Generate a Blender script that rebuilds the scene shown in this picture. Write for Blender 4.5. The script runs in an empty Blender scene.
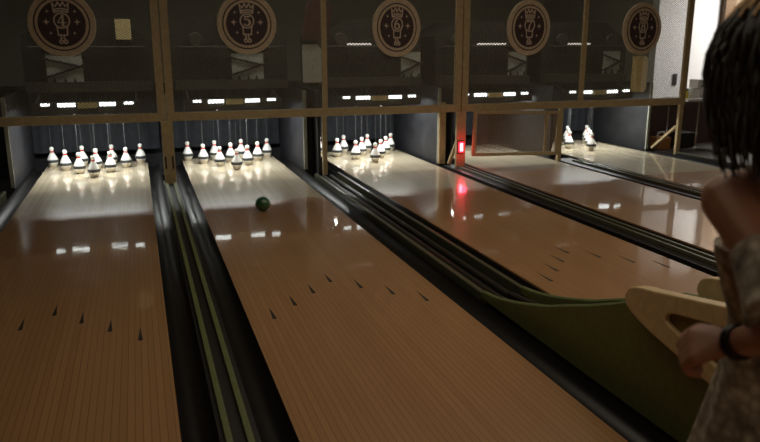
import bpy, bmesh, math, random
from mathutils import Vector, Matrix
random.seed(7)
S = bpy.context.scene
COL = S.collection
# ---------------------------------------------------------------- camera
F, YAW, PITCH, ROLL, CH = 722.378, 0.32, 0.2404, -0.0011, 1.3029
cam = bpy.data.objects.new('camera', bpy.data.cameras.new('camera'))
cam.data.sensor_width = 36.0
cam.data.lens = F * 36.0 / 760.0
cam.data.clip_start = 0.05
cam.data.dof.use_dof = True; cam.data.dof.focus_distance = 4.0; cam.data.dof.aperture_fstop = 4.0
fw = Vector((math.sin(YAW) * math.cos(PITCH), math.cos(YAW) * math.cos(PITCH), -math.sin(PITCH)))
rt = Vector((math.cos(YAW), -math.sin(YAW), 0)); up = rt.cross(fw)
r2 = rt * math.cos(ROLL) + up * math.sin(ROLL); u2 = -rt * math.sin(ROLL) + up * math.cos(ROLL)
m3 = Matrix((r2, u2, -fw)).transposed()
cam.matrix_world = Matrix.Translation((0, 0, CH)) @ m3.to_4x4()
COL.objects.link(cam); S.camera = cam
# ---------------------------------------------------------------- world, exposure, big lights
w = bpy.data.worlds.new('world'); S.world = w; w.use_nodes = True
w.node_tree.nodes['Background'].inputs[0].default_value = (1.0, 0.85, 0.65, 1)
w.node_tree.nodes['Background'].inputs[1].default_value = 0.004
S.view_settings.view_transform = 'Standard'
S.view_settings.look = 'None'
S.view_settings.exposure = 0.0
S.view_settings.gamma = 1.0
def area(name, loc, sx, sy, power, color, rot=(0, 0, 0), parent=None):
    l = bpy.data.lights.new(name, 'AREA'); l.shape = 'RECTANGLE'; l.size = sx; l.size_y = sy
    l.energy = power; l.color = color
    o = bpy.data.objects.new(name, l); o.location = loc; o.rotation_euler = rot; COL.objects.link(o)
    if parent: o.parent = parent
    return o
area('ceiling_light_front', (2.6, 3.2, 2.74), 5.0, 3.6, 50, (1.0, 0.86, 0.66))
area('fill_light_seating', (0.5, -1.5, 2.74), 4.0, 1.5, 17, (1.0, 0.80, 0.58))  # unseen fill behind the camera, raised to brighten the person's back
area('fill_light_back_room', (2.0, 7.5, 2.76), 7.5, 0.4, 42, (1.0, 0.95, 0.82))  # added fill hidden behind the header, brightens back wall and machines
area('ceiling_light_corridor', (10.0, 8.6, 2.74), 0.8, 1.6, 175, (1.0, 0.97, 0.93))

# ---------------------------------------------------------------- materials
def mat(name, color, rough=0.5, metal=0.0, coat=0.0, spec=0.5, emit=None, estr=0.0, var=0.12, vscale=30.0, bump=0.0):
    m = bpy.data.materials.new(name); m.use_nodes = True
    nt = m.node_tree; b = nt.nodes['Principled BSDF']
    b.inputs['Roughness'].default_value = rough; b.inputs['Metallic'].default_value = metal
    b.inputs['Coat Weight'].default_value = coat; b.inputs['Coat Roughness'].default_value = 0.08
    b.inputs['Specular IOR Level'].default_value = spec
    tc = nt.nodes.new('ShaderNodeTexCoord'); n = nt.nodes.new('ShaderNodeTexNoise')
    n.inputs['Scale'].default_value = vscale; n.inputs['Detail'].default_value = 4
    nt.links.new(tc.outputs['Object'], n.inputs['Vector'])
    r = nt.nodes.new('ShaderNodeValToRGB')
    r.color_ramp.elements[0].position = 0.3; r.color_ramp.elements[1].position = 0.7
    r.color_ramp.elements[0].color = tuple(c * (1 - var) for c in color) + (1,)
    r.color_ramp.elements[1].color = tuple(min(1, c * (1 + var)) for c in color) + (1,)
    nt.links.new(n.outputs['Fac'], r.inputs['Fac']); nt.links.new(r.outputs['Color'], b.inputs['Base Color'])
    if emit:
        b.inputs['Emission Color'].default_value = emit + (1,); b.inputs['Emission Strength'].default_value = estr
    if bump:
        bn = nt.nodes.new('ShaderNodeBump'); bn.inputs['Strength'].default_value = bump
        nt.links.new(n.outputs['Fac'], bn.inputs['Height']); nt.links.new(bn.outputs['Normal'], b.inputs['Normal'])
    return m
def board_mat(name, c0, c1, line, rough, pitch=0.0269, linew=0.08, coat=0.8):
    m = bpy.data.materials.new(name); m.use_nodes = True
    nt = m.node_tree; N = nt.nodes.new; L = nt.links.new; b = nt.nodes['Principled BSDF']
    tc = N('ShaderNodeTexCoord'); sp = N('ShaderNodeSeparateXYZ'); L(tc.outputs['Object'], sp.inputs[0])
    dv = N('ShaderNodeMath'); dv.operation = 'DIVIDE'; dv.inputs[1].default_value = pitch; L(sp.outputs['X'], dv.inputs[0])
    fl = N('ShaderNodeMath'); fl.operation = 'FLOOR'; L(dv.outputs[0], fl.inputs[0])
    fr = N('ShaderNodeMath'); fr.operation = 'FRACT'; L(dv.outputs[0], fr.inputs[0])
    wn = N('ShaderNodeTexWhiteNoise'); wn.noise_dimensions = '1D'; L(fl.outputs[0], wn.inputs['W'])
    mp = N('ShaderNodeMapping'); mp.inputs['Scale'].default_value = (60, 1.5, 1); L(tc.outputs['Object'], mp.inputs[0])
    ns = N('ShaderNodeTexNoise'); ns.inputs['Scale'].default_value = 2.0; ns.inputs['Detail'].default_value = 5; L(mp.outputs[0], ns.inputs['Vector'])
    av = N('ShaderNodeMath'); av.operation = 'MULTIPLY_ADD'; av.inputs[1].default_value = 0.45; L(wn.outputs['Value'], av.inputs[0])
    ml = N('ShaderNodeMath'); ml.operation = 'MULTIPLY'; ml.inputs[1].default_value = 0.55; L(ns.outputs['Fac'], ml.inputs[0]); L(ml.outputs[0], av.inputs[2])
    rp = N('ShaderNodeValToRGB'); rp.color_ramp.elements[0].position = 0.2; rp.color_ramp.elements[1].position = 0.8
    rp.color_ramp.elements[0].color = c0 + (1,); rp.color_ramp.elements[1].color = c1 + (1,); L(av.outputs[0], rp.inputs['Fac'])
    lt = N('ShaderNodeMath'); lt.operation = 'LESS_THAN'; lt.inputs[1].default_value = linew; L(fr.outputs[0], lt.inputs[0])
    mx = N('ShaderNodeMix'); mx.data_type = 'RGBA'; L(lt.outputs[0], mx.inputs['Factor']); L(rp.outputs['Color'], mx.inputs['A']); mx.inputs['B'].default_value = line + (1,)
    L(mx.outputs['Result'], b.inputs['Base Color'])
    b.inputs['Roughness'].default_value = rough; b.inputs['Coat Weight'].default_value = coat; b.inputs['Coat Roughness'].default_value = 0.045
    nb = N('ShaderNodeTexNoise'); nb.inputs['Scale'].default_value = 9.0; L(tc.outputs['Object'], nb.inputs['Vector'])
    bp = N('ShaderNodeBump'); bp.inputs['Strength'].default_value = 0.02; bp.inputs['Distance'].default_value = 0.02; L(nb.outputs['Fac'], bp.inputs['Height'])
    L(bp.outputs['Normal'], b.inputs['Coat Normal'])
    return m
def floral_mat(name):
    m = bpy.data.materials.new(name); m.use_nodes = True
    nt = m.node_tree; N = nt.nodes.new; L = nt.links.new; b = nt.nodes['Principled BSDF']
    tc = N('ShaderNodeTexCoord'); v = N('ShaderNodeTexVoronoi'); v.inputs['Scale'].default_value = 48; L(tc.outputs['Object'], v.inputs['Vector'])
    n = N('ShaderNodeTexNoise'); n.inputs['Scale'].default_value = 26; n.inputs['Detail'].default_value = 6; L(tc.outputs['Object'], n.inputs['Vector'])
    ad = N('ShaderNodeMath'); ad.operation = 'MULTIPLY_ADD'; ad.inputs[1].default_value = 0.45; L(v.outputs['Distance'], ad.inputs[0])
    sb = N('ShaderNodeMath'); sb.operation = 'MULTIPLY'; sb.inputs[1].default_value = 0.85; L(n.outputs['Fac'], sb.inputs[0]); L(sb.outputs[0], ad.inputs[2])
    r = N('ShaderNodeValToRGB'); e = r.color_ramp.elements
    e[0].position = 0.38; e[0].color = (0.62, 0.56, 0.46, 1); e[1].position = 0.95; e[1].color = (0.10, 0.085, 0.07, 1)
    k = e.new(0.55); k.color = (0.40, 0.35, 0.28, 1); k = e.new(0.66); k.color = (0.30, 0.25, 0.19, 1)
    L(ad.outputs[0], r.inputs['Fac']); L(r.outputs['Color'], b.inputs['Base Color']); b.inputs['Roughness'].default_value = 0.9
    return m
M = {}
M['lane'] = board_mat('lane_wood', (0.375, 0.200, 0.088), (0.43, 0.238, 0.107), (0.20, 0.100, 0.043), 0.30)
M['deck'] = board_mat('deck_maple_lit', (0.55, 0.46, 0.33), (0.66, 0.57, 0.42), (0.50, 0.41, 0.285), 0.24, linew=0.06)  # maple tone with the pin lamps' pool of light painted in
M['approach'] = board_mat('approach_wood', (0.34, 0.16, 0.06), (0.44, 0.22, 0.085), (0.14, 0.06, 0.02), 0.35, pitch=0.06)
M['gutter'] = mat('gutter_black', (0.009, 0.008, 0.008), 0.36, bump=0.15, vscale=25)
M['black'] = mat('black_plastic', (0.010, 0.009, 0.008), 0.45)
M['subfloor'] = mat('subfloor', (0.02, 0.018, 0.016), 0.8)
M['greencap'] = mat('green_cap', (0.12, 0.14, 0.05), 0.5)
M['greybase'] = mat('divider_black', (0.011, 0.010, 0.009), 0.5)
M['rail'] = mat('dark_rail', (0.045, 0.038, 0.03), 0.28, metal=0.4)
M['cap'] = mat('track_cap', (0.080, 0.080, 0.045), 0.3)
M['green'] = mat('olive_green', (0.125, 0.14, 0.040), 0.42)
M['dgreen'] = mat('dark_green', (0.02, 0.045, 0.018), 0.5)
M['olive'] = mat('olive_yellow', (0.17, 0.12, 0.025), 0.55)
M['cream'] = mat('cream_plastic', (0.62, 0.46, 0.24), 0.38)
M['frame'] = mat('tan_painted_steel', (0.43, 0.325, 0.175), 0.5)
M['slot'] = mat('dark_slot', (0.012, 0.01, 0.008), 0.7)
M['wire'] = mat('mesh_wire', (0.19, 0.18, 0.14), 0.5, metal=0.2)
M['gatewire'] = mat('gate_wire', (0.27, 0.185, 0.10), 0.5, metal=0.2)
M['kick'] = mat('kickback_grey', (0.021, 0.021, 0.026), 0.5, var=0.35, vscale=6)
M['kickdark'] = mat('kickback_dark', (0.022, 0.022, 0.024), 0.55, var=0.3, vscale=6)
M['edge'] = mat('pale_edge', (0.35, 0.36, 0.30), 0.5)
M['curtain'] = mat('curtain_blue_grey', (0.020, 0.022, 0.028), 0.8, var=0.25, vscale=12)
M['pit'] = mat('pit_black', (0.008, 0.008, 0.009), 0.8)
M['pin'] = mat('pin_white', (0.86, 0.85, 0.82), 0.25, coat=0.4, var=0.02)
M['pinbase'] = mat('pin_base_bounce', (0.62, 0.56, 0.44), 0.35, var=0.05)  # cream tint of light reflected off the lane, painted on the pin foot
M['band'] = mat('rubber_band', (0.045, 0.048, 0.05), 0.5)
M['red'] = mat('red_stripe', (0.55, 0.04, 0.03), 0.4)
M['string'] = mat('pin_string', (0.13, 0.13, 0.14), 0.8)
M['ball'] = mat('ball_green', (0.025, 0.10, 0.035), 0.3, coat=0.6, var=0.6, vscale=18)
M['machine'] = mat('machine_dark', (0.022, 0.021, 0.017), 0.6, var=0.3, vscale=8)
M['machine2'] = mat('machine_grey', (0.045, 0.042, 0.034), 0.55, var=0.3, vscale=8)
M['pale'] = mat('pale_sheet', (0.46, 0.48, 0.42), 0.6)
M['tan'] = mat('tan_box', (0.62, 0.52, 0.27), 0.5)
M['maroon'] = mat('maroon_cloth', (0.08, 0.022, 0.02), 0.8)
M['chrome'] = mat('chrome', (0.7, 0.7, 0.68), 0.15, metal=1.0)
M['led'] = mat('led_strip', (0.9, 0.9, 0.9), 0.5, emit=(0.93, 1.0, 0.97), estr=3.2)
M['tube'] = mat('rod_highlight', (0.9, 0.9, 0.9), 0.5, emit=(1.0, 0.88, 0.8), estr=0.55)  # glow standing in for a highlight on the machine rod
M['redlamp'] = mat('red_lamp', (0.9, 0.1, 0.1), 0.4, emit=(1.0, 0.012, 0.03), estr=5.0)
M['redcore'] = mat('red_bulb', (0.9, 0.3, 0.3), 0.4, emit=(1.0, 0.16, 0.2), estr=9.0)
M['signtan'] = mat('sign_tan', (0.58, 0.46, 0.32), 0.6)
M['signdark'] = mat('sign_maroon', (0.055, 0.030, 0.032), 0.6)
M['signmark'] = mat('sign_mark', (0.62, 0.50, 0.40), 0.6)
M['wall'] = mat('wall_grey', (0.30, 0.30, 0.25), 0.8, var=0.05, vscale=3)
M['wallwarm'] = mat('wall_warm', (0.22, 0.16, 0.10), 0.8, var=0.05, vscale=3)
M['white'] = mat('wall_white', (0.80, 0.80, 0.79), 0.7, var=0.02, vscale=3)
M['ceiling'] = mat('ceiling_dark', (0.10, 0.09, 0.07), 0.9, var=0.1, vscale=3)
M['brown'] = mat('brown_wood', (0.13, 0.075, 0.035), 0.5, var=0.25)
M['floordark'] = mat('corridor_floor', (0.022, 0.016, 0.013), 0.5)
M['board'] = mat('brown_board', (0.10, 0.062, 0.048), 0.5)
M['yellow'] = mat('yellow_plastic', (0.65, 0.48, 0.06), 0.4)
M['boxwhite'] = mat('white_carton', (0.75, 0.74, 0.71), 0.6, var=0.04)
M['ink'] = mat('black_ink', (0.02, 0.02, 0.02), 0.6)
M['orange'] = mat('orange_brown', (0.45, 0.20, 0.06), 0.6)
M['woodpale'] = mat('pale_wood', (0.80, 0.72, 0.52), 0.55)
M['skin'] = mat('skin', (0.37, 0.165, 0.10), 0.5, var=0.06, vscale=20)
M['hair'] = mat('hair_dark', (0.016, 0.010, 0.008), 0.45, var=0.3)
M['hairglint'] = mat('hair_highlight', (0.75, 0.48, 0.20), 0.45, var=0.3)  # highlight of the backlit crown painted as paler hair
M['floral'] = floral_mat('floral_cloth')
M['shoe'] = mat('shoe', (0.25, 0.22, 0.18), 0.5)
M['eye'] = mat('eye_white', (0.7, 0.68, 0.65), 0.2)
M['bracelet'] = mat('bracelet_dark', (0.012, 0.010, 0.010), 0.4)

# ---------------------------------------------------------------- mesh helpers
class MB:
    def __init__(s): s.bm = bmesh.new()
    def box(s, x0, x1, y0, y1, z0, z1):
        v = [s.bm.verts.new(p) for p in ((x0,y0,z0),(x1,y0,z0),(x1,y1,z0),(x0,y1,z0),(x0,y0,z1),(x1,y0,z1),(x1,y1,z1),(x0,y1,z1))]
        for f in ((0,3,2,1),(4,5,6,7),(0,1,5,4),(1,2,6,5),(2,3,7,6),(3,0,4,7)): s.bm.faces.new([v[i] for i in f])
        return s
    def bar(s, a, b, wx, wy):
        a = Vector(a); b = Vector(b); d = (b - a).normalized()
        side = d.cross(Vector((0, 1, 0))) if abs(d.y) < 0.9 else d.cross(Vector((0, 0, 1)))
        side.normalize(); o = d.cross(side).normalized()
        v = []
        for p in (a, b):
            for q in ((-1,-1),(1,-1),(1,1),(-1,1)): v.append(s.bm.verts.new(p + side * (q[0] * wx / 2) + o * (q[1] * wy / 2)))
        for f in ((3,2,1,0),(4,5,6,7),(0,1,5,4),(1,2,6,5),(2,3,7,6),(3,0,4,7)): s.bm.faces.new([v[i] for i in f])
        return s
    def tube(s, pts, r, n=8):
        pts = [Vector(p) for p in pts]; rs = r if isinstance(r, (list, tuple)) else [r] * len(pts)
        rings = []; ref = Vector((0.31, 0.77, 0.55))
        for i, p in enumerate(pts):
            d = (pts[min(i+1, len(pts)-1)] - pts[max(i-1, 0)]).normalized()
            a = d.cross(ref).normalized(); b = d.cross(a)
            rings.append([s.bm.verts.new(p + a * (rs[i] * math.cos(2*math.pi*k/n)) + b * (rs[i] * math.sin(2*math.pi*k/n))) for k in range(n)])
        for q in range(len(rings) - 1):
            for k in range(n): s.bm.faces.new((rings[q][k], rings[q][(k+1) % n], rings[q+1][(k+1) % n], rings[q+1][k]))
        s.bm.faces.new(rings[0][::-1]); s.bm.faces.new(rings[-1])
        return s
    def lathe(s, prof, c=(0, 0, 0), n=20, axis='z'):
        rings = []
        for (r, h) in prof:
            ring = []
            for k in range(n):
                t = 2*math.pi*k/n; x, y = r*math.cos(t), r*math.sin(t)
                p = (x, y, h) if axis == 'z' else (x, h, y)
                ring.append(s.bm.verts.new((c[0]+p[0], c[1]+p[1], c[2]+p[2])))
            rings.append(ring)
        for q in range(len(rings) - 1):
            for k in range(n): s.bm.faces.new((rings[q][k], rings[q][(k+1) % n], rings[q+1][(k+1) % n], rings[q+1][k]))
        s.bm.faces.new(rings[0][::-1]); s.bm.faces.new(rings[-1])
        return s
    def prism(s, poly, axis, a, b):
        def P(u, v, t): return {'x': (t, u, v), 'y': (u, t, v), 'z': (u, v, t)}[axis]
        A = [s.bm.verts.new(P(u, v, a)) for u, v in poly]; B = [s.bm.verts.new(P(u, v, b)) for u, v in poly]
        s.bm.faces.new(A[::-1]); s.bm.faces.new(B); n = len(poly)
        for k in range(n): s.bm.faces.new((A[k], A[(k+1) % n], B[(k+1) % n], B[k]))
        return s
    def ringprism(s, outer, inner, axis, a, b):      # outer and inner outlines with the same number of points
        def P(u, v, t): return {'x': (t, u, v), 'y': (u, t, v), 'z': (u, v, t)}[axis]
        n = len(outer); V = [[s.bm.verts.new(P(u, v, t)) for u, v in pl] for pl in (outer, inner) for t in (a, b)]
        oa, ob, ia, ib = V
        for k in range(n):
            j = (k+1) % n
            for f in ((oa[k], oa[j], ob[j], ob[k]), (ia[k], ib[k], ib[j], ia[j]), (oa[k], ia[k], ia[j], oa[j]), (ob[k], ob[j], ib[j], ib[k])): s.bm.faces.new(f)
        return s
    def loft(s, rings, cap=True):
        R = [[s.bm.verts.new(p) for p in r] for r in rings]; n = len(R[0])
        for q in range(len(R) - 1):
            for k in range(n): s.bm.faces.new((R[q][k], R[q][(k+1) % n], R[q+1][(k+1) % n], R[q+1][k]))
        if cap: s.bm.faces.new(R[0][::-1]); s.bm.faces.new(R[-1])
        return s
    def sphere(s, c, r, n=16, sc=(1, 1, 1)):
        bmesh.ops.create_uvsphere(s.bm, u_segments=n, v_segments=max(8, n//2 + 2), radius=1, matrix=Matrix.Translation(c) @ Matrix.Diagonal((r*sc[0], r*sc[1], r*sc[2], 1)))
        return s
    def build(s, name, m, parent=None, loc=(0, 0, 0), smooth=False, bevel=0.0):
        bmesh.ops.recalc_face_normals(s.bm, faces=s.bm.faces[:])
        if bevel: bmesh.ops.bevel(s.bm, geom=[e for e in s.bm.edges if e.calc_face_angle(0) > 0.6], offset=bevel, segments=2, profile=0.6, affect='EDGES')
        me = bpy.data.meshes.new(name); s.bm.to_mesh(me); s.bm.free()
        if smooth:
            for p in me.polygons: p.use_smooth = True
            try: me.set_sharp_from_angle(angle=math.radians(40))
            except Exception: pass
        me.materials.append(m)
        o = bpy.data.objects.new(name, me); o.location = loc; COL.objects.link(o)
        if parent: o.parent = parent
        return o
def tag(o, label, cat, group=None):
    o['label'] = label; o['category'] = cat
    if group: o['group'] = group
    return o
def thing(name, label, cat, loc=(0, 0, 0), group=None):
    o = bpy.data.objects.new(name, None); o.location = loc; o.empty_display_size = 0.1; COL.objects.link(o)
    return tag(o, label, cat, group)
def struct(name, mb, m): o = mb.build(name, m); o['kind'] = 'structure'; return o
def copy_tree(o, parent=None):
    c = o.copy(); COL.objects.link(c)
    if parent: c.parent = parent
    for ch in list(o.children): copy_tree(ch, c)
    return c

# ---------------------------------------------------------------- layout (metres, lane surface at z = 0)
LX = {4: -0.473, 5: 0.956, 6: 2.545, 7: 3.972, 8: 5.395}
HW = 0.525
Y0, Y1 = 1.72, 8.66            # foul line, end of pin deck
YM = 7.10                      # mesh screen plane
HEAD = 7.74                    # head pin
D45, D56, D67, D78, D8R, D34 = 0.2415, 1.750, 3.2585, 4.6835, 6.115, -1.33
def disc_words(k): return 'the lane under the number %d disc' % k

# ---------------------------------------------------------------- setting
struct('floor', MB().box(-5, 10.5, -4, Y0 - 0.004, -0.2, 0.0), M['approach'])
struct('floor.001', MB().box(-5, 10.5, Y0 - 0.004, 12, -0.30, -0.2), M['subfloor'])
struct('floor.002', MB().box(6.2, 10.5, Y0, 12, -0.2, -0.02), M['floordark'])
struct('ceiling', MB().box(-5, 10.5, -4, 12, 2.8, 2.9), M['ceiling'])
struct('wall_left', MB().box(-5.1, -5, -4, 12, -0.3, 2.9), M['wallwarm'])
struct('wall_right', MB().box(10.5, 10.6, -4, 12, -0.3, 2.9), M['wallwarm'])
struct('wall_front', MB().box(-5, 10.5, -4.1, -4, -0.3, 2.9), M['wallwarm'])
struct('wall_back', MB().box(-5, 10.5, 12, 12.1, -0.3, 2.9), M['wall'])
struct('wall_corridor', MB().box(7.25, 9.25, 10.0, 10.1, -0.02, 2.8), M['white'])
struct('wall_header', MB().box(-5, 6.2, YM + 0.05, YM + 0.15, 2.32, 2.8), M['ceiling'])
struct('trim_1', MB().box(9.25, 9.45, 9.9, 10.1, -0.02, 2.8), M['brown'])
struct('wall_partition', MB().box(7.10, 7.22, 9.0, 12, -0.02, 2.8), M['wall'])
struct('wall_corridor_side', MB().box(9.45, 10.5, 10.0, 10.1, -0.02, 2.8), M['wallwarm'])

# ---------------------------------------------------------------- lanes
def lane(k):
    x = LX[k]
    t = thing('bowling_lane', {4: 'leftmost glossy wooden lane, running to ten pins under the number 4 disc',
        5: 'glossy wooden lane with the dark green ball rolling on it',
        6: 'wooden lane right of the ball return track, under the number 6 disc',
        7: 'wooden lane ending at the low mesh gate beside the red light',
        8: 'farthest right lane, with pins under the number 8 disc'}[k], 'lane', (x, 0, 0), 'bowling lanes')
    yd = 6.72 if k == 7 else 6.06  # paler slab starts at the edge of the lit area
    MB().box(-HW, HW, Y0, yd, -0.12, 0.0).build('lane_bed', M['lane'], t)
    MB().box(-HW, HW, yd, Y1, -0.12, 0.0).build('lit_pin_deck', M['deck'], t)['label'] = 'maple pin deck with the lamp-lit area painted in'
    for i in range(-3, 4):
        ax = i * 0.134; ay = {4: 3.785, 5: 3.855, 6: 3.93, 7: 4.0, 8: 4.05}[k] - abs(i) * 0.153
        MB().prism([(ax - 0.0105, ay - 0.09), (ax + 0.0105, ay - 0.09), (ax, ay + 0.07)], 'z', -0.002, 0.0012).build('aiming_arrow', M['ink'], t)
    return t
for k in LX: lane(k)

def gutter(xa, xb, label, y1=Y1):
    n = 10; outer = []; c = (xa + xb) / 2; r = (xb - xa) / 2
    top = [(c - r * math.cos(math.pi * i / n), -0.012 - 0.062 * math.sin(math.pi * i / n)) for i in range(n + 1)]
    poly = top + [(xb, -0.11), (xa, -0.11)]
    o = MB().prism(poly, 'y', Y0, y1).build('gutter', M['gutter'], smooth=True)
    tag(o, label, 'gutter', 'gutters beside the lanes')
gw = 0.115
gutter(LX[4]-HW-0.145, LX[4]-HW, 'black gutter on the left edge of the leftmost lane')
gutter(LX[4]+HW, D45-0.066, 'black gutter left of the twin green strips beside the leftmost lane')
gutter(D45+0.066, LX[5]-HW, 'black gutter right of the twin green strips, beside the lane with the ball')
gutter(LX[5]+HW, D56-0.118, 'black gutter between the lane with the ball and the green ball return')
gutter(D56+0.158, LX[6]-HW, 'black gutter on the far side of the ball return track')
gutter(LX[6]+HW, D67-0.125, 'black gutter on the near side of the divider ending at the red light')
gutter(D67+0.066, LX[7]-HW, 'black gutter on the far side of the divider ending at the red light')
gutter(LX[7]+HW, D78-0.148, 'black gutter on the near side of the divider right of the mesh gate', 7.05)
gutter(D78+0.068, LX[8]-HW, 'black gutter along the left edge of the farthest right lane')
gutter(LX[8]+HW, D8R-0.05, 'black gutter along the far edge of the farthest right lane')

def divider(x, label, green=False, lw=-0.066):
    t = thing('lane_divider', label, 'divider', (x, 0, 0), 'lane dividers')
    MB().box(lw, 0.066, Y0, 7.27, -0.12, 0.004).build('base', M['greybase'], t)
    for a, b in ((-0.050, -0.026), (0.019, 0.043)):
        MB().box(a, b, Y0, YM - 0.06, 0.004, 0.024 if green else 0.030).build('cap_strip', M['greencap'] if green else M['cap'], t, bevel=0.004)
    return t
divider(D45, 'black divider with two narrow green strips right of the leftmost lane', True)
divider(D67, 'dark lane divider running up to the post with the red light', lw=-0.12)
divider(D78, 'dark lane divider along the left of the farthest right lane', lw=-0.145)
t = thing('lane_divider', 'dark edge divider beyond the farthest right lane', 'divider', (D8R, 0, 0), 'lane dividers')
MB().box(-0.05, 0.07, Y0, 7.05, -0.12, 0.03).build('base', M['greybase'], t)
MB().box(-0.05, -0.02, Y0, YM - 0.06, 0.03, 0.045).build('cap_strip', M['cap'], t)

def track(x, y0, label):
    t = thing('ball_return_track', label, 'ball track', (x, 0, 0), 'ball return tracks')
    MB().box(-0.115, 0.155, y0, 7.05, -0.12, -0.075).build('track_bed', M['black'], t)
    for a, b in ((-0.112, -0.080), (0.123, 0.151)):
        MB().box(a, b, y0, 7.05, -0.075, 0.032).build('side_cap', M['cap'], t, bevel=0.006)
    for c in (-0.02, 0.058):
        MB().tube([(c, y0, -0.005), (c, 7.05, -0.005)], 0.019, 10).build('rail', M['rail'], t, smooth=True)
    MB().box(0.010, 0.028, y0, 7.05, -0.075, -0.02).build('groove', M['slot'], t)
    return t
track(D56, 3.255, 'dark twin-rail ball return track leading to the green ball return')
track(D34, Y0, 'dark ball return track left of the leftmost lane')

# ---------------------------------------------------------------- ball return hood (on the right)
t = thing('ball_return', 'olive green ball return hood with cream rounded side panels', 'ball return', (0, 0, 0))
prof = [(3.25, 0.024), (3.16, 0.033), (3.07, 0.047), (2.92, 0.080), (2.78, 0.118), (2.62, 0.165), (2.48, 0.218), (2.32, 0.275), (2.17, 0.335), (2.06, 0.385), (1.95, 0.40), (1.55, 0.40), (1.10, 0.38), (0.95, 0.30)]
def side_wall(xa, xb, name, m):
    p = [(y, z) for y, z in prof] + [(0.95, 0.002), (3.25, 0.002)]
    return MB().prism(p, 'x', xa, xb).build(name, m, t, bevel=0.0)
side_wall(1.640, 1.668, 'side_wall', M['green'])
side_wall(1.872, 1.900, 'side_wall', M['green'])
for xc in (1.654, 1.886):
    MB().tube([(xc, y, z + 0.004) for y, z in prof[:11]], 0.0138, 8).build('rim', M['greencap'], t, smooth=True)
tr = [(3.25, -0.02), (2.9, 0.02), (2.6, 0.08), (2.3, 0.17), (2.05, 0.26), (1.9, 0.30), (1.0, 0.30)]
MB().prism(tr + [(1.0, 0.28), (1.9, 0.27), (2.05, 0.23), (2.3, 0.14), (2.6, 0.05), (2.9, -0.01), (3.25, -0.05)], 'x', 1.668, 1.872).build('trough', M['slot'], t)
for xc in (1.725, 1.815):
    MB().tube([(xc, y, z + 0.02) for y, z in tr[:-1]], 0.016, 8).build('lift_rail', M['rail'], t, smooth=True)
MB().box(1.668, 1.872, 1.0, 1.95, 0.30, 0.36).build('ball_tray', M['dgreen'], t)['label'] = 'dark green ball tray'
MB().box(1.668, 1.872, 0.95, 1.0, 0.002, 0.36).build('end_wall', M['green'], t)
def bez(p0, p1, p2, n=6): return [tuple((1-s)**2*a + 2*s*(1-s)*b + s*s*c for a, b, c in zip(p0, p1, p2)) for s in [i/n for i in range(n+1)]]
outer = bez((1.93, 0.352), (2.10, 0.392), (2.075, 0.440), 5) + bez((2.065, 0.462), (2.04, 0.488), (1.95, 0.496), 5) + bez((1.55, 0.566), (1.15, 0.63), (0.95, 0.53), 5) + bez((0.88, 0.44), (0.85, 0.18), (1.10, 0.175), 5)
inner = bez((1.76, 0.385), (1.87, 0.41), (1.865, 0.425), 5) + bez((1.862, 0.438), (1.85, 0.452), (1.80, 0.460), 5) + bez((1.55, 0.500), (1.15, 0.56), (1.00, 0.48), 5) + bez((0.96, 0.42), (0.95, 0.25), (1.16, 0.255), 5)
for xa, xb in ((1.588, 1.638), (1.902, 1.952)):
    p = MB().ringprism([(y-0.045, z) for y, z in outer], [(y-0.045, z) for y, z in inner], 'x', xa, xb).build('side_panel', M['cream'], t, bevel=0.006); p['label'] = 'cream rounded loop panel'
    ins = MB().prism([(y-0.045, z) for y, z in inner], 'x', xa + 0.018, xb - 0.004).build('panel_inset', M['olive'], p)

# ---------------------------------------------------------------- mesh screens
def wires(mb, x0, x1, z0, z1, y, step, slope, wd):
    H = z1 - z0; run = H / slope; n = int((x1 - x0 + run) / step) + 1
    for sgn in (1, -1):
        for i in range(n):
            s = x0 - run + i * step + step * 0.5
            a = Vector((s, 0, z0)); b = Vector((s + run, 0, z1))
            if a.x < x0: a = Vector((x0, 0, z0 + (x0 - s) * slope))
            if b.x > x1: b = Vector((x1, 0, z1 - (s + run - x1) * slope))
            if b.x - a.x < 0.004: continue
            if sgn < 0: a.x = x0 + x1 - a.x; b.x = x0 + x1 - b.x
            yy = y + (0.0013 if sgn < 0 else 0)
            a.y = b.y = yy
            mb.bar(a, b, wd, 0.0016)
    return mb
ZB0, ZB1, ZT = 0.600, 0.678, 2.30
def screen(x0, x1, mids, label):
    t = thing('mesh_screen', label, 'mesh screen', ((x0+x1)/2, YM, ZB0), 'hinged mesh screens')
    c = (x0+x1)/2; h = (x1-x0)/2
    MB().box(-h, h, -0.02, 0.02, 0, ZB1-ZB0).build('bottom_rail', M['frame'], t, bevel=0.004)
    MB().box(-h, h, -0.02, 0.02, ZT-ZB0-0.06, ZT-ZB0).build('top_rail', M['frame'], t)
    for a in (-h, h-0.070): MB().box(a, a+0.070, -0.02, 0.02, ZB1-ZB0, ZT-ZB0-0.06).build('stile', M['frame'], t)
    for mx in mids: MB().box(mx-c-0.024, mx-c+0.024, -0.018, 0.018, ZB1-ZB0, ZT-ZB0-0.06).build('mid_bar', M['frame'], t)
    wires(MB(), -h+0.03, h-0.03, ZB1-ZB0-0.02, ZT-ZB0-0.04, 0.0, 0.034, 0.62, 0.0037).build('wire_mesh', M['wire'], t)
screen(-2.75, D45-0.006, [-1.29], 'dark wire mesh screen in tan frame at far left, behind the number 4 disc')
screen(D45+0.006, D67-0.006, [1.775], 'dark wire mesh screen in tan frame behind the number 5 and 6 discs')
screen(D67+0.006, D8R+0.05, [4.735], 'dark wire mesh screen in tan frame behind the number 7 and 8 discs')

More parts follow.
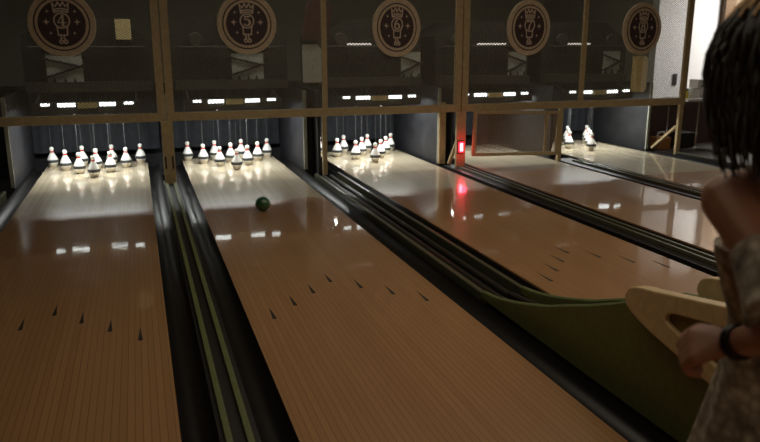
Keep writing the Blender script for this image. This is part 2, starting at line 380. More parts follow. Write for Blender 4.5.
# lower posts
def post(x0, x1, y, z1, label, brace=None, slots=False):
    t = thing('post', label, 'post', ((x0+x1)/2, y, 0), 'posts under the mesh screens')
    h = (x1-x0)/2
    MB().box(-h, h, -0.02, 0.02, 0.005, z1).build('upright', M['frame'], t, bevel=0.003)
    if slots:
        for a in (-h*0.62, h*0.62): MB().box(a-0.007, a+0.007, -0.024, -0.018, 0.15, 0.27).build('slot', M['slot'], t)
    if brace: MB().bar(brace[0], brace[1], 0.034, 0.03).build('brace', M['frame'], t)
    return t
post(D45-0.052, D45+0.052, YM, ZB0, 'tan slotted post at the end of the twin green strips', slots=True)
post(1.740, 1.785, YM, ZB0, 'thin tan post left of the pins under the number 6 disc')
post(D67-0.045, D67+0.060, YM, ZB0, 'tan post carrying the red light, with a diagonal brace', brace=((0.0, 0.03, 0.34), (-0.085, 0.10, 0.03)))
post(D67-0.135, D67-0.06, 7.36, ZB0+0.08, 'tan post behind and left of the red light')
post(4.480, 4.525, YM + 0.02, ZB0, 'dark tan post right of the mesh gate')
post(D8R-0.02, D8R+0.035, YM, ZB0, 'tan post with long diagonal brace, right of the last lane', brace=((-0.01, 0.03, 0.34), (-0.02, 0.42, 0.03)))

# red light
t = thing('signal_lamp', 'glowing red signal light on the tan post', 'lamp', (D67-0.002, YM-0.0195, 0.225))
MB().box(-0.034, 0.034, -0.018, 0.0, -0.066, 0.066).build('housing', M['black'], t, bevel=0.003)
ln = MB().box(-0.028, 0.028, -0.034, -0.018, -0.056, 0.056).build('lens', M['redlamp'], t, bevel=0.008); ln['label'] = 'glowing red lens'
MB().box(-0.016, 0.016, -0.040, -0.034, -0.042, 0.042).build('bulb', M['redcore'], ln, bevel=0.002)
pl = bpy.data.lights.new('red_glow', 'POINT'); pl.energy = 1.0; pl.color = (1.0, 0.03, 0.06); pl.shadow_soft_size = 0.04
po = bpy.data.objects.new('red_glow', pl); po.location = (0, -0.10, 0); COL.objects.link(po); po.parent = t

# gate over lane 7
t = thing('mesh_gate', 'low tan-framed wire mesh gate hung across the lane beside the red light', 'gate', (3.915, YM-0.045, 0.105))
for a, b, c, d in ((-0.53, 0.53, 0.0, 0.035), (-0.53, 0.53, 0.455, 0.49), (-0.53, -0.495, 0.035, 0.455), (0.495, 0.53, 0.035, 0.455), (0.345, 0.375, 0.035, 0.455)):
    MB().box(a, b, -0.014, 0.014, c, d).build('frame_bar', M['frame'], t)
wires(MB(), -0.51, 0.51, 0.02, 0.47, 0.0, 0.034, 0.62, 0.0060).build('wire_mesh', M['gatewire'], t)
MB().box(0.0, 0.02, -0.03, -0.014, 0.02, 0.05).build('latch', M['frame'], t)
t.rotation_euler = (0, 0.03, 0)

# ---------------------------------------------------------------- kickbacks, pits
def kick(x, y0, label, m, edge=True, z1=0.83):
    t = thing('kickback_panel', label, 'side panel', (x, 0, 0), 'kickback panels beside the pins')
    MB().box(-0.014, 0.014, y0 + (0.02 if edge else 0), 8.9, -0.11, z1).build('panel', m, t)
    if edge: MB().box(-0.017, 0.017, y0, y0+0.02, 0.0, z1).build('edge_trim', M['edge'], t)
kick(-1.165, 7.36, 'grey side panel left of the pins on the leftmost lane', M['kick'])
kick(D45, 7.36, 'side panel behind the slotted post between two sets of ten pins', M['kick'])
kick(D56-0.095, 7.50, 'grey side panel right of the pins under the number 5 disc', M['kick'])
kick(1.770, 7.36, 'side panel behind the thin post left of the number 6 pins', M['kickdark'], False)
kick(D67-0.105, 7.42, 'grey side panel right of the pins under the number 6 disc', M['kick'])
kick(D67+0.045, 7.40, 'side panel left of the closed lane behind the red light', M['kickdark'], False)
kick(4.519, 7.32, 'side panel between the mesh gate and the farthest pins', M['kickdark'], False)
kick(D8R-0.01, 7.62, 'dark side panel right of the farthest pins', M['kickdark'])
o = MB().box(1.675, 1.752, 7.56, 7.59, -0.07, 0.70).build('opening_shade', M['slot']); tag(o, 'black sheet standing in for shade inside the ball return opening between two lanes', 'panel')  # dark sheet painted in for the shade of the opening
for k, x in LX.items():
    o = MB()
    pts = [(x - 0.68 + 1.36 * i / 40, 8.93 + 0.008 * math.sin(i * 1.7)) for i in range(41)]
    if k != 5 and k != 4: pts = [(x - 0.66 + 1.32 * i / 40, 8.93 + 0.008 * math.sin(i * 1.7)) for i in range(41)]
    poly = pts + [(p[0], p[1] + 0.012) for p in pts[::-1]]
    o.prism(poly, 'z', 0.10, 0.80)
    o = o.build('pit_curtain', M['curtain'], smooth=True)
    tag(o, 'dark blue-grey curtain behind the pins under the number %d disc' % k if k != 7 else 'dark curtain behind the closed lane with the mesh gate', 'curtain', 'pit curtains')
struct('trim_2', MB().box(-2.0, 6.2, 9.05, 9.10, -0.2, 0.85), M['pit'])

# ---------------------------------------------------------------- pins (rubber-band duckpins on strings)
def make_pin(label):
    t = thing('bowling_pin', label, 'bowling pin')
    HS = 0.92
    R = [(0.0001, 0.239), (0.010, 0.238), (0.018, 0.233), (0.0225, 0.224), (0.0235, 0.214), (0.0215, 0.203), (0.0185, 0.193), (0.0175, 0.187)]
    R2 = [(0.0182, 0.176), (0.025, 0.160), (0.036, 0.138), (0.047, 0.115), (0.0545, 0.096), (0.0575, 0.084)]
    neck = [(0.0175, 0.187), (0.0182, 0.176)]
    body = R + R2 + [(0.0575, 0.062), (0.050, 0.040), (0.036, 0.015), (0.028, 0.0), (0.0001, 0.0)]
    sc = lambda pr: [(q, z*HS) for q, z in pr]
    MB().lathe(sc(body), n=20).build('body', M['pin'], t, smooth=True)
    MB().lathe(sc([(0.0180, 0.192), (0.0192, 0.190), (0.0186, 0.181), (0.0195, 0.174), (0.0182, 0.173)]), n=20).build('neck_stripe', M['red'], t, smooth=True)
    MB().lathe(sc([(0.0560, 0.090), (0.0605, 0.088), (0.0620, 0.073), (0.0605, 0.058), (0.0560, 0.056)]), n=20).build('belly_band', M['band'], t, smooth=True)
    MB().lathe(sc([(0.0495, 0.040), (0.0512, 0.0405), (0.0365, 0.012), (0.0292, 0.001), (0.0280, 0.001)]), n=20).build('base', M['pinbase'], t, smooth=True)
    MB().tube([(0, 0, 0.219), (0, 0, 0.80)], 0.0016, 5).build('string', M['string'], t)
    return t
s, d = 0.3048, 0.264
SPOT = {1:(0,0),2:(-s/2,d),3:(s/2,d),4:(-s,2*d),5:(0,2*d),6:(s,2*d),7:(-1.5*s,3*d),8:(-s/2,3*d),9:(s/2,3*d),10:(1.5*s,3*d)}
WORD = {1:'front one', 2:'left in second row', 3:'right in second row', 4:'left in third row', 5:'middle of third row', 6:'right in third row',
        7:'leftmost of back row', 8:'second of back row', 9:'third of back row', 10:'rightmost of back row'}
proto = None
for k, off in ((4, 0), (5, 0), (6, -0.035), (8, -0.035)):
    for n, (px, py) in SPOT.items():
        if k == 8 and n in (4, 7, 8): continue
        lab = 'white pin with black belly band, %s, %s' % (WORD[n], {4: 'leftmost lane', 5: 'lane with the ball', 6: 'lane left of red light', 8: 'farthest right lane'}[k])
        if proto is None: proto = make_pin(lab); o = proto
        else: o = copy_tree(proto)
        o['label'] = lab; o['group'] = 'string pins on the number %d lane' % k
        o.location = (LX[k] + off + px, HEAD + py, 0.0005); o.rotation_euler = (0, 0, 0)

# ---------------------------------------------------------------- pin lights
def pin_light(k, lab):
    x = LX[k]; t = thing('pin_light', lab, 'light', (x, 7.70, 0.69), 'pin deck lights')
    MB().box(-0.50, 0.50, 0.0, 0.03, 0.018, 0.065).build('housing', M['machine2'], t)
    for a, b, z in ((-0.42, -0.34, 0.012), (-0.27, -0.11, 0.0), (0.11, 0.26, 0.0), (0.34, 0.43, 0.012)):
        MB().box(a, b, -0.014, 0.0, 0.020+z, 0.056).build('led_strip', M['led'], t, bevel=0.003)
    MB().box(-0.09, 0.09, -0.02, 0.0, 0.004, 0.056).build('driver_box', M['tan'], t)
    for q in (-0.46, 0.46): MB().bar((q, 0.02, 0.05), (q, 0.318, 0.118), 0.02, 0.02).build('bracket', M['machine'], t)
    MB().box(-0.50, 0.50, 0.012, 0.022, -0.048, 0.018).build('shade', M['machine2'], t)
    area('pin_lamp', (0, 0.20, 0.015), 0.96, 0.02, 13.0 if k == 7 else 18.0, (0.96, 1.0, 0.95), (0, 0, 0), t)
for k in LX:
    pin_light(k, 'bright white light strip above the pins under the number %d disc' % k if k != 7 else 'white light strip above the closed lane behind the mesh gate')

# ---------------------------------------------------------------- string machines behind the mesh
def machine(k, x, lab):
    t = thing('pinsetter', lab, 'machine', (x, 8.0, 0.83), 'pinsetters behind the mesh')
    MB().prism([(-0.62, 0), (0.62, 0), (0.62, 0.52), (0.48, 0.60), (0.30, 0.735), (-0.30, 0.735), (-0.48, 0.62), (-0.62, 0.56)], 'y', 0.12, 1.0).build('hood', M['machine'], t)
    MB().box(-0.60, 0.60, 0.02, 0.12, 0.0, 0.10).build('string_beam', M['machine2'], t)
    MB().box(-0.78, 0.78, 0.60, 0.66, 0.0, 0.05).build('cross_beam', M['machine'], t)
    c = {4: -0.235, 5: 0.18, 6: 0.49, 7: 0.46, 8: 0.40}[k]; hw = 0.17 if k < 6 else 0.115
    MB().box(c-hw, c+hw, 0.085, 0.119, 0.05, 0.38).build('front_sheet', M['pale'], t)['label'] = 'pale grey sheet'
    for a, b in (((c-hw-0.05, 0.07, 0.34), (c+hw+0.03, 0.07, 0.24)), ((c-hw-0.03, 0.07, 0.14), (c+hw+0.03, 0.07, 0.27))): MB().bar(a, b, 0.022, 0.015).build('rod', M['machine'], t)
    for q in (c-0.1, c, c+0.09): MB().prism([(q-0.03, 0.05), (q+0.03, 0.05), (q, 0.15)], 'y', 0.06, 0.08).build('string_guide', M['machine'], t)
    for q in (-0.36, 0.36): MB().lathe([(0.065, 0.0), (0.075, 0.01), (0.075, 0.04), (0.03, 0.045), (0.03, 0.06)], (q, 0.06, 0.52), 16, 'y').build('pulley', M['machine2'], t, smooth=True)
    MB().tube([(-0.55, 0.06, 0.445), (0.55, 0.06, 0.445)], 0.010, 8).build('cross_rod', M['machine2'], t, smooth=True)
    return t
for k, x in LX.items():
    t = machine(k, x + 0.03, 'dark pinsetter machine behind the mesh and the number %d disc' % k)
    if k == 4: MB().box(0.28, 0.43, 0.03, 0.12, 0.52, 0.72).build('control_box', M['tan'], t)['label'] = 'tan control box'
    if k in (6, 7, 8):
        a, b = {6: (-0.30, -0.02), 7: (-0.12, 0.26), 8: (-0.30, 0.02)}[k]
        MB().tube([(a, 0.03, 0.47), (b, 0.03, 0.47)], 0.010, 8).build('rod_glint', M['tube'], t, smooth=True)  # glowing bar painted in as the highlight along the cross rod
o = MB().prism([(1.70, 0.90), (1.90, 0.90), (1.92, 1.22), (1.86, 1.30), (1.70, 1.30)], 'y', 7.72, 7.76).build('hanging_sheet', M['pale']); tag(o, 'pale grey sheet hanging between the pinsetters right of the number 5 disc', 'sheet')
o = MB().prism([(1.70, 1.34), (1.98, 1.36), (2.02, 1.66), (1.92, 1.78), (1.76, 1.72)], 'y', 7.70, 7.78).build('hanging_cloth', M['maroon'], smooth=False); tag(o, 'dark maroon cloth hanging behind the mesh between the number 5 and 6 discs', 'cloth')

# ---------------------------------------------------------------- lane signs
def offset_poly(pts, wds, closed=False):
    out = []
    n = len(pts)
    for i in range(n - (0 if closed else 1)):
        a = Vector(pts[i]); b = Vector(pts[(i+1) % n]); wa, wb = wds[i], wds[(i+1) % n]
        dd = (b - a).normalized(); nn = Vector((-dd.y, dd.x)); ex = dd * (min(wa, wb) * 0.35)
        out.append([tuple(a - ex + nn*wa/2), tuple(b + ex + nn*wb/2), tuple(b + ex - nn*wb/2), tuple(a - ex - nn*wa/2)])
    return out
def arc(cx, cy, rx, ry, a0, a1, n=14): return [(cx + rx*math.cos(math.radians(a0 + (a1-a0)*i/n)), cy + ry*math.sin(math.radians(a0 + (a1-a0)*i/n))) for i in range(n+1)]
def taper(n, a, b): return [a + (b-a)*math.sin(math.pi*i/(n-1)) for i in range(n)]
DIG = {}
DIG['4'] = [([(0.10, -0.5), (0.10, 0.5)], [0.2, 0.2]), ([(0.04, 0.5), (-0.36, -0.18)], [0.09, 0.09]), ([(-0.38, -0.2), (0.36, -0.2)], [0.09, 0.09]), ([(-0.10, -0.5), (0.30, -0.5)], [0.07, 0.07])]
p5 = arc(-0.04, -0.16, 0.33, 0.32, 120, -130, 16)
DIG['5'] = [([(-0.24, 0.10), (-0.20, 0.48)], [0.09, 0.09]), ([(-0.22, 0.44), (0.28, 0.46)], [0.16, 0.13]), (p5, taper(len(p5), 0.07, 0.20)), ([(-0.27, -0.34), (-0.24, -0.38)], [0.14, 0.14])]
p6 = arc(0.0, -0.18, 0.27, 0.30, 0, 360, 20)[:-1]; q6 = arc(0.14, -0.10, 0.42, 0.60, 88, 190, 12)
DIG['6'] = [(p6 + [p6[0]], [0.13 + 0.06*abs(math.cos(2*math.pi*i/20)) for i in range(21)]), (q6, taper(len(q6), 0.08, 0.17))]
DIG['7'] = [([(-0.32, 0.43), (0.32, 0.43)], [0.16, 0.16]), ([(0.30, 0.40), (-0.02, -0.05), (-0.10, -0.5)], [0.09, 0.16, 0.20]), ([(-0.31, 0.48), (-0.31, 0.24)], [0.07, 0.07])]
a8 = arc(0, 0.26, 0.21, 0.22, 0, 360, 18)[:-1]; b8 = arc(0, -0.22, 0.27, 0.27, 0, 360, 18)[:-1]
DIG['8'] = [(a8 + [a8[0]], [0.10 + 0.06*abs(math.cos(2*math.pi*i/18)) for i in range(19)]), (b8 + [b8[0]], [0.10 + 0.08*abs(math.cos(2*math.pi*i/18)) for i in range(19)])]
def sign(k, x, z):
    R = 0.277
    t = thing('lane_sign', 'round tan and maroon disc sign with the number %d, on the mesh' % k, 'sign', (x, YM-0.045, z), 'round lane number signs')
    if k > 5: t.scale = (0.915, 1, 1.03)
    MB().lathe([(R-0.006, -0.010), (R, -0.006), (R, 0.020), (R-0.006, 0.022)], n=56, axis='y').build('rim', M['signtan'], t)
    MB().lathe([(0.83*R, -0.0125), (0.83*R, 0.0)], n=56, axis='y').build('dark_ring', M['signdark'], t)
    MB().lathe([(0.785*R, -0.0140), (0.785*R, 0.0)], n=56, axis='y').build('inner_ring', M['signtan'], t)
    MB().lathe([(0.70*R, -0.0155), (0.70*R, 0.0)], n=56, axis='y').build('face', M['signdark'], t)
    e = MB()
    ys = [-0.0175]
    def stroke(pts, wd, closed=False):
        ws = wd if isinstance(wd, list) else [wd]*len(pts)
        for q in offset_poly([(a*R, b*R) for a, b in pts], [v*R for v in ws], closed):
            ys[0] -= 0.000003; e.prism(q, 'y', ys[0], -0.012)
    lw = 0.044
    c = arc(0, 0.10, 0.225, 0.225, 0, 360, 28)[:-1]; stroke(c, lw, True)
    stroke([(-0.15, -0.08), (-0.13, -0.34), (-0.02, -0.34)], lw); stroke([(0.15, -0.08), (0.13, -0.34), (0.02, -0.34)], lw)
    stroke([(-0.07, -0.34), (-0.05, -0.44), (-0.10, -0.50)], lw); stroke([(0.04, -0.34), (0.02, -0.44), (0.06, -0.47)], lw)
    stroke(arc(-0.06, -0.545, 0.05, 0.05, 0, 360, 10)[:-1], lw*0.9, True); stroke(arc(0.07, -0.545, 0.05, 0.05, 0, 360, 10)[:-1], lw*0.9, True)
    stroke([(-0.20, 0.36), (-0.235, 0.62), (-0.14, 0.52), (-0.075, 0.66), (0, 0.53), (0.075, 0.66), (0.14, 0.52), (0.235, 0.62), (0.20, 0.36)], lw)
    stroke(arc(0, 0.30, 0.22, 0.09, 30, 150, 8), lw); stroke(arc(0, 0.37, 0.22, 0.09, 30, 150, 8), lw)
    def star(cx, cy, a):
        P = []
        for i in range(8):
            rr = a if i % 2 == 0 else a*0.36
            P.append(((cx + rr*math.cos(i*math.pi/4))*R, (cy + rr*math.sin(i*math.pi/4))*R))
        e.prism(P, 'y', -0.0178, -0.012)
    for sx in (-1, 1): star(sx*0.45, 0.06, 0.105); star(sx*0.40, 0.38, 0.058); star(sx*0.345, -0.28, 0.058)
    e.build('emblem', M['signmark'], t)['label'] = 'crown over a ringed pin with stars'
    g = MB(); yy = -0.0178
    for pts, ws in DIG[str(k)]:
        for q in offset_poly([(a*R*0.32, (b*0.92)*R*0.34 + 0.10*R) for a, b in pts], [v*R*0.34 for v in ws]):
            yy -= 0.000003; g.prism(q, 'y', yy, -0.012)
    g.build('number', M['signmark'], t)
for k, x, z in ((4, -0.575, 1.475), (5, 1.025, 1.485), (6, 2.515, 1.462), (7, 4.01, 1.468), (8, 5.45, 1.462)): sign(k, x, z)

# ---------------------------------------------------------------- ball on lane 5
o = MB().sphere((0, 0, 0), 0.060, 28).build('bowling_ball', M['ball'], smooth=True, loc=(0.887, 5.66, 0.0602))
tag(o, 'small dark green ball rolling down the lane towards the pins', 'ball')

# ---------------------------------------------------------------- right back corner
t = thing('work_table', 'white-topped table with cartons right of the last lane', 'table', (6.95, 7.60, -0.02))
MB().box(-0.42, 0.7, -0.15, 0.30, 0.615, 0.645).build('table_top', M['boxwhite'], t)
for a, b in ((-0.215, -0.12), (0.66, -0.12), (-0.36, 0.26), (0.66, 0.26)):
    l = MB().tube([(a, b, 0.02), (a, b, 0.615)], 0.014, 8).build('leg', M['chrome'], t, smooth=True)
    MB().sphere((a, b, 0.026), 0.026, 10).build('foot', M['pale'], l)
for i, (x, y, z, wd, hh, lab) in enumerate(((6.775, 7.68, 0.6255, 0.13, 0.115, 'small white carton, left of the bottom two on the table'), (6.94, 7.68, 0.6255, 0.17, 0.120, 'white carton with black print, bottom right on the table beside the head'), (6.90, 7.68, 0.7465, 0.22, 0.110, 'white carton on top of the other cartons on the table'))):
    t = thing('carton', lab, 'box', (x, y, z), 'white cartons on the table')
    MB().box(-wd/2, wd/2, -0.08, 0.08, 0, hh).build('box_body', M['boxwhite'], t, bevel=0.003)
    if i:
        MB().box(-0.04, 0.02, -0.083, -0.0795, hh*0.50, hh*0.76).build('print_mark', M['ink'], t)
        MB().box(-0.06, -0.01, -0.083, -0.0795, hh*0.15, hh*0.35).build('print_mark', M['ink'], t)
t = thing('bottle', 'small yellow bottle left of the white cartons on the table', 'bottle', (6.645, 7.62, 0.6255))
MB().lathe([(0.001, 0), (0.024, 0.0), (0.024, 0.06), (0.011, 0.08), (0.011, 0.10)], n=14).build('bottle_body', M['yellow'], t, smooth=True)
MB().lathe([(0.013, 0.10), (0.013, 0.118), (0.001, 0.118)], n=14).build('cap', M['ink'], t)
o = MB().box(6.44, 7.9, 8.02, 8.05, -0.02, 0.60).build('brown_panel', M['board']); tag(o, 'dark brown upright board behind the white-topped table', 'board')
t = thing('toolbox', 'orange-brown box on the floor behind the diagonal brace', 'box', (6.40, 7.74, -0.02))
MB().prism([(-0.09, 0), (0.09, 0), (0.10, 0.15), (-0.10, 0.15)], 'y', -0.09, 0.09).build('box_body', M['orange'], t, bevel=0.006)
MB().tube([(-0.05, 0, 0.15), (-0.04, 0, 0.20), (0.05, 0, 0.21), (0.07, 0, 0.15)], 0.014, 8).build('handle', M['boxwhite'], t, smooth=True)
o = MB().box(6.70, 6.92, 7.70, 7.95, -0.02, 0.17).build('dark_case', M['machine'], bevel=0.01); tag(o, 'black case on the floor right of the orange-brown box', 'case')
t = thing('wooden_block', 'pale chamfered wooden block hanging below the number 8 disc', 'block', (5.437, YM-0.075, 0.765))
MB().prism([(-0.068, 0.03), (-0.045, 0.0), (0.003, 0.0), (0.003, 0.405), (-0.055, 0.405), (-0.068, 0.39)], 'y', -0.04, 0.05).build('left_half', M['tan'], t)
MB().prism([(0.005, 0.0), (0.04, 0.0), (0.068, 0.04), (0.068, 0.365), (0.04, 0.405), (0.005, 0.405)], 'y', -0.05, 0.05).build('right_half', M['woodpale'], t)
o = MB().box(8.40, 8.48, 9.985, 10.0, 0.64, 0.82).build('wall_socket', M['ink']); tag(o, 'small black switch plate on the white wall', 'switch')

# ---------------------------------------------------------------- person
def px(u, v, Z): return cam.matrix_world @ Vector(((u-380)/F*Z, -(v-221)/F*Z, -Z))
def capsule_chain(bm, pts):            # [(point, radius)...] tapered chain of overlapping balls
    for i in range(len(pts)-1):
        a, ra = Vector(pts[i][0]), pts[i][1]; b, rb = Vector(pts[i+1][0]), pts[i+1][1]
        n = max(2, int((b-a).length / (min(ra, rb)*0.30)))
        for j in range(n+1):
            q = j/n
            bmesh.ops.create_icosphere(bm, subdivisions=2, radius=ra + (rb-ra)*q, matrix=Matrix.Translation(a.lerp(b, q)))
def ell(bm, c, r, rot=None):
    mt = Matrix.Translation(c)
    if rot: mt = mt @ rot
    bmesh.ops.create_icosphere(bm, subdivisions=3, radius=1, matrix=mt @ Matrix.Diagonal((r[0], r[1], r[2], 1)))
PX, PY = 1.095, 0.935
pers = thing('person', 'person with long dark hair in a pale floral dress, back turned, one arm bent forward', 'person', (PX, PY, 0))
V = lambda x, y, z: Vector((PX + x, PY + y, z))
bm = bmesh.new()
shL, shR = V(-0.175, 0.0, 1.050), V(0.115, 0.0, 1.050)
elL = px(812, 332, 0.99); wrL = px(731, 343, 1.14); knL = px(694, 346, 1.17)
ell(bm, V(-0.028, 0, 1.00), (0.132, 0.085, 0.13)); ell(bm, V(0.0, 0, 0.86), (0.108, 0.080, 0.13)); ell(bm, V(0.03, 0, 0.735), (0.122, 0.088, 0.12))
capsule_chain(bm, [(shL + Vector((0.02, 0, 0)), 0.047), (V(-0.04, 0.0, 1.075), 0.055), (shR - Vector((0.02, 0, 0)), 0.047)])
capsule_chain(bm, [(V(-0.05, 0, 1.08), 0.047), (V(-0.09, 0.008, 1.16), 0.042)])
hc = V(-0.100, 0.02, 1.262)
ell(bm, hc, (0.072, 0.090, 0.102)); ell(bm, hc + Vector((0, 0.030, -0.055)), (0.052, 0.058, 0.055))
ell(bm, hc + Vector((0, 0.098, -0.022)), (0.012, 0.018, 0.020)); ell(bm, hc + Vector((0, 0.082, -0.062)), (0.025, 0.012, 0.008))
for sx in (-1, 1): ell(bm, hc + Vector((sx*0.073, 0.0, -0.015)), (0.012, 0.020, 0.030))
capsule_chain(bm, [(shL, 0.044), (shL.lerp(elL, 0.5), 0.037), (elL, 0.030)])
capsule_chain(bm, [(elL, 0.030), (elL.lerp(wrL, 0.35), 0.032), (wrL, 0.0215)])
def hand(wr, kn, side, curl):
    ax = (kn - wr).normalized(); nrm = side.cross(ax).normalized(); sd = ax.cross(nrm).normalized()
    for q in (-1, -0.33, 0.33, 1): capsule_chain(bm, [(wr, 0.019), (kn + sd*(q*0.024), 0.0125)])
    for i, q in enumerate((-1, -0.33, 0.33, 1)):
        L = (0.030, 0.034, 0.032, 0.025)[i]
        p = kn + sd*(q*0.025); dr = ax.copy(); ch = [(p, 0.0108)]
        for j in range(3):
            dr = (Matrix.Rotation(curl, 3, sd) @ dr).normalized(); p = p + dr*(L*(1.0, 0.75, 0.6)[j]); ch.append((p, (0.0098, 0.009, 0.0082)[j]))
        capsule_chain(bm, ch)
    b0 = wr.lerp(kn, 0.3) - sd*0.018
    dr = (ax*0.75 - sd*0.5 + nrm*0.25).normalized(); b1 = b0 + dr*0.040; b2 = b1 + (ax*0.8 + nrm*0.5).normalized()*0.030; b3 = b2 + (ax*0.6 + nrm*0.7 + sd*0.3).normalized()*0.022
    capsule_chain(bm, [(b0, 0.015), (b1, 0.0115), (b2, 0.010), (b3, 0.0085)])
hand(wrL, knL, Vector((-0.7, -0.7, -0.75)), math.radians(46))
elR = V(0.185, -0.03, 0.80); wrR = V(0.175, 0.09, 0.60); knR = wrR + Vector((-0.005, 0.03, -0.075))
capsule_chain(bm, [(shR, 0.044), (shR.lerp(elR, 0.5), 0.037), (elR, 0.030)]); capsule_chain(bm, [(elR, 0.030), (elR.lerp(wrR, 0.35), 0.032), (wrR, 0.0215)])
hand(wrR, knR, Vector((0, 1, 0.2)), math.radians(20))
for sx in (-1, 1):
    capsule_chain(bm, [(V(0.03 + sx*0.058, 0, 0.70), 0.072), (V(0.02 + sx*0.066, 0.01, 0.55), 0.060), (V(sx*0.070, 0.015, 0.39), 0.046), (V(sx*0.070, -0.005, 0.28), 0.048), (V(sx*0.070, -0.01, 0.085), 0.028)])
    capsule_chain(bm, [(V(sx*0.070, -0.02, 0.045), 0.030), (V(sx*0.075, 0.06, 0.035), 0.027), (V(sx*0.080, 0.12, 0.028), 0.022)])
me = bpy.data.meshes.new('body'); bm.to_mesh(me); bm.free()
tmp = bpy.data.objects.new('body_source', me); COL.objects.link(tmp)
rm = tmp.modifiers.new('r', 'REMESH'); rm.mode = 'VOXEL'; rm.voxel_size = 0.0048
smo = tmp.modifiers.new('s', 'SMOOTH'); smo.factor = 0.5; smo.iterations = 6
dg = bpy.context.evaluated_depsgraph_get(); me2 = bpy.data.meshes.new_from_object(tmp.evaluated_get(dg))
bpy.data.objects.remove(tmp)
for p in me2.polygons: p.use_smooth = True
me2.materials.clear(); me2.materials.append(M['skin'])
body = bpy.data.objects.new('body', me2); COL.objects.link(body); body.parent = pers; body.location = (-PX, -PY, 0)
def pbuild(mb, name, m, smooth=True): return mb.build(name, m, pers, loc=(-PX, -PY, 0), smooth=smooth)
for sx in (-1, 1):
    e = pbuild(MB().sphere(hc + Vector((sx*0.028, 0.0735, -0.002)), 0.011, 12), 'eye', M['eye'])
    MB().sphere(hc + Vector((sx*0.028, 0.0815, -0.002)), 0.0050, 10).build('iris', M['ink'], e, smooth=True)
    pbuild(MB().tube([hc + Vector((sx*q, 0.083 - 0.10*(q-0.028)*(1 if q > 0.028 else 0) - 0.002, 0.017 + 0.004*(1 - ((q-0.03)/0.015)**2))) for q in (0.015, 0.022, 0.030, 0.038, 0.045)], 0.0022, 6), 'eyebrow', M['hair'])
# dress: bodice and flared skirt, with soft folds
def ring(z, rx, ry, cx=0, cy=0, fold=0.0, n=64, ph=0.0):
    return [tuple(V(cx + rx*math.cos(2*math.pi*i/n)*(1 + fold*math.sin(9*2*math.pi*i/n + ph)), cy + ry*math.sin(2*math.pi*i/n)*(1 + fold*math.sin(9*2*math.pi*i/n + ph)), z)) for i in range(n)]
pbuild(MB().loft([ring(0.962, 0.147, 0.098, cx=-0.020), ring(0.94, 0.148, 0.102, cx=-0.014), ring(0.88, 0.134, 0.100, cx=-0.004), ring(0.82, 0.126, 0.094, cx=0.012), ring(0.78, 0.132, 0.100, cx=0.022), ring(0.72, 0.142, 0.110, cx=0.03, fold=0.02), ring(0.64, 0.152, 0.124, cx=0.03, fold=0.05), ring(0.54, 0.170, 0.142, cx=0.03, fold=0.07, ph=0.4), ring(0.44, 0.187, 0.162, cx=0.03, fold=0.09, ph=0.7)]), 'dress', M['floral'])
def sleeve(a, b, r0, r1, name):
    ax = (b-a).normalized(); u = ax.cross(Vector((0, 1, 0))).normalized(); v = ax.cross(u); R = []
    for q in range(7):
        t0 = q/6; c = a.lerp(b, t0); rr = r0 + (r1-r0)*t0
        R.append([tuple(c + (u*math.cos(2*math.pi*i/40) + v*math.sin(2*math.pi*i/40))*rr*(1 + 0.09*t0*math.sin(7*2*math.pi*i/40 + q*0.3))) for i in range(40)])
    pbuild(MB().loft(R), name, M['floral'])
sleeve(shL.lerp(elL, 0.44), shL.lerp(elL, 0.84) + Vector((-0.005, 0.01, -0.008)), 0.046, 0.056, 'sleeve')
sleeve(shR.lerp(elR, 0.36), shR.lerp(elR, 0.84), 0.046, 0.056, 'sleeve')
ax = (elL - wrL).normalized()
for j in range(2):
    c = wrL + ax*(0.010 + j*0.012); u = ax.cross(Vector((0, 0, 1))).normalized(); v = ax.cross(u)
    pbuild(MB().tube([c + (u*math.cos(2*math.pi*i/20) + v*math.sin(2*math.pi*i/20))*0.0255 for i in range(21)], 0.0036, 6), 'bracelet', M['bracelet'])
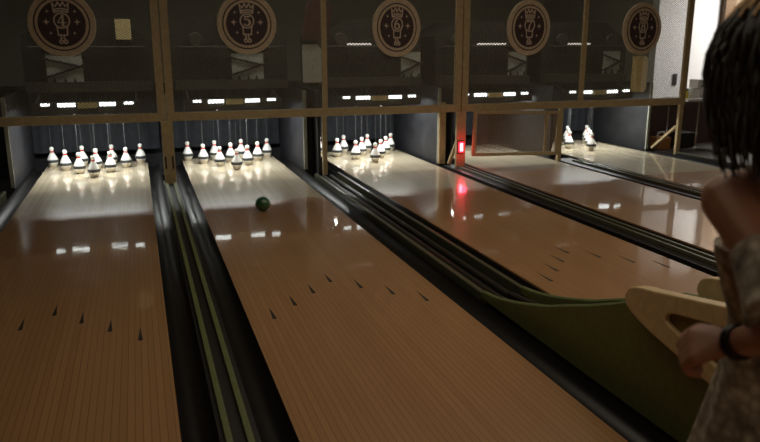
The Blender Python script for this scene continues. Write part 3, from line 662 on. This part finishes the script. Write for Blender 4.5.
# hair: scalp mass plus hanging locks
h = MB()
prof_h = [(1.388, 0.030, 0.03), (1.376, 0.062, 0.070), (1.345, 0.090, 0.100), (1.29, 0.106, 0.114), (1.24, 0.112, 0.116), (1.19, 0.111, 0.104), (1.16, 0.102, 0.090), (1.14, 0.085, 0.065), (1.12, 0.05, 0.03)]
R = []
for z, rx, ry in prof_h:
    cy = -0.010 if z > 1.22 else -0.010 - (1.22 - z)*0.28
    R.append([tuple(Vector((hc.x + rx*math.cos(2*math.pi*i/48)*(1 + 0.03*math.sin(i*2.3)), PY + 0.0 + cy + (ry*0.62 if math.sin(2*math.pi*i/48) > 0 else ry)*math.sin(2*math.pi*i/48)*(1 + 0.03*math.sin(i*1.7)), z))) for i in range(48)])
h.loft(R); pbuild(h, 'hair', M['hair'])
lk = MB(); lg = MB()
for i in range(420):
    a = math.radians(random.uniform(155, 385)); top = random.uniform(0.2, 1.0)
    pts = []; rs = []
    ln = random.uniform(1.095, 1.16)
    for j in range(9):
        q = j/8; z = 1.384 - q*(1.384 - ln)
        k = min(1.0, math.sqrt(max(0, 1 - ((z-1.26)/0.13)**2)) if z > 1.26 else 1.0)
        rx = (0.112 + 0.016*random.random())*max(0.2, k) * (1 - 0.12*max(0, (1.15-z)/0.15)); ry = (0.118*max(0.2, k) if z > 1.2 else 0.118 - (1.2-z)*0.25)
        wv = 0.006*math.sin(q*7 + i)
        pts.append((hc.x + rx*math.cos(a) + wv, PY - 0.010 - (max(0, 1.22-z))*0.28 + ry*math.sin(a) + wv*0.5, z)); rs.append(0.0040*(1 - 0.8*q) + 0.0006)
    (lg if (math.cos(a) < -0.55 and i % 9 == 0) else lk).tube(pts, rs, 5)
pbuild(lk, 'hair_locks', M['hair'])
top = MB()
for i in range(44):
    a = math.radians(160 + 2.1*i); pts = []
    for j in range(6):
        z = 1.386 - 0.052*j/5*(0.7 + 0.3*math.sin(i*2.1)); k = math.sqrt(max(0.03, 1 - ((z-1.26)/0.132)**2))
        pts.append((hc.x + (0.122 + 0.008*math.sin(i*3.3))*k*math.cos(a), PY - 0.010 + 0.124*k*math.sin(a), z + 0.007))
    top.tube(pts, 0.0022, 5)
pbuild(top, 'lit_strands', M['hairglint'])['label'] = 'crown strands with the backlight highlight painted in'
for sx in (-1, 1):
    sh = MB().loft([[tuple(V(sx*0.075 + 0.045*wx*math.cos(2*math.pi*i/24), 0.045 + 0.112*wy*math.sin(2*math.pi*i/24), z)) for i in range(24)] for z, wx, wy in ((0.002, 0.98, 0.98), (0.02, 1.03, 1.02), (0.05, 0.98, 0.96), (0.075, 0.78, 0.75))])
    pbuild(sh, 'shoe', M['shoe'])
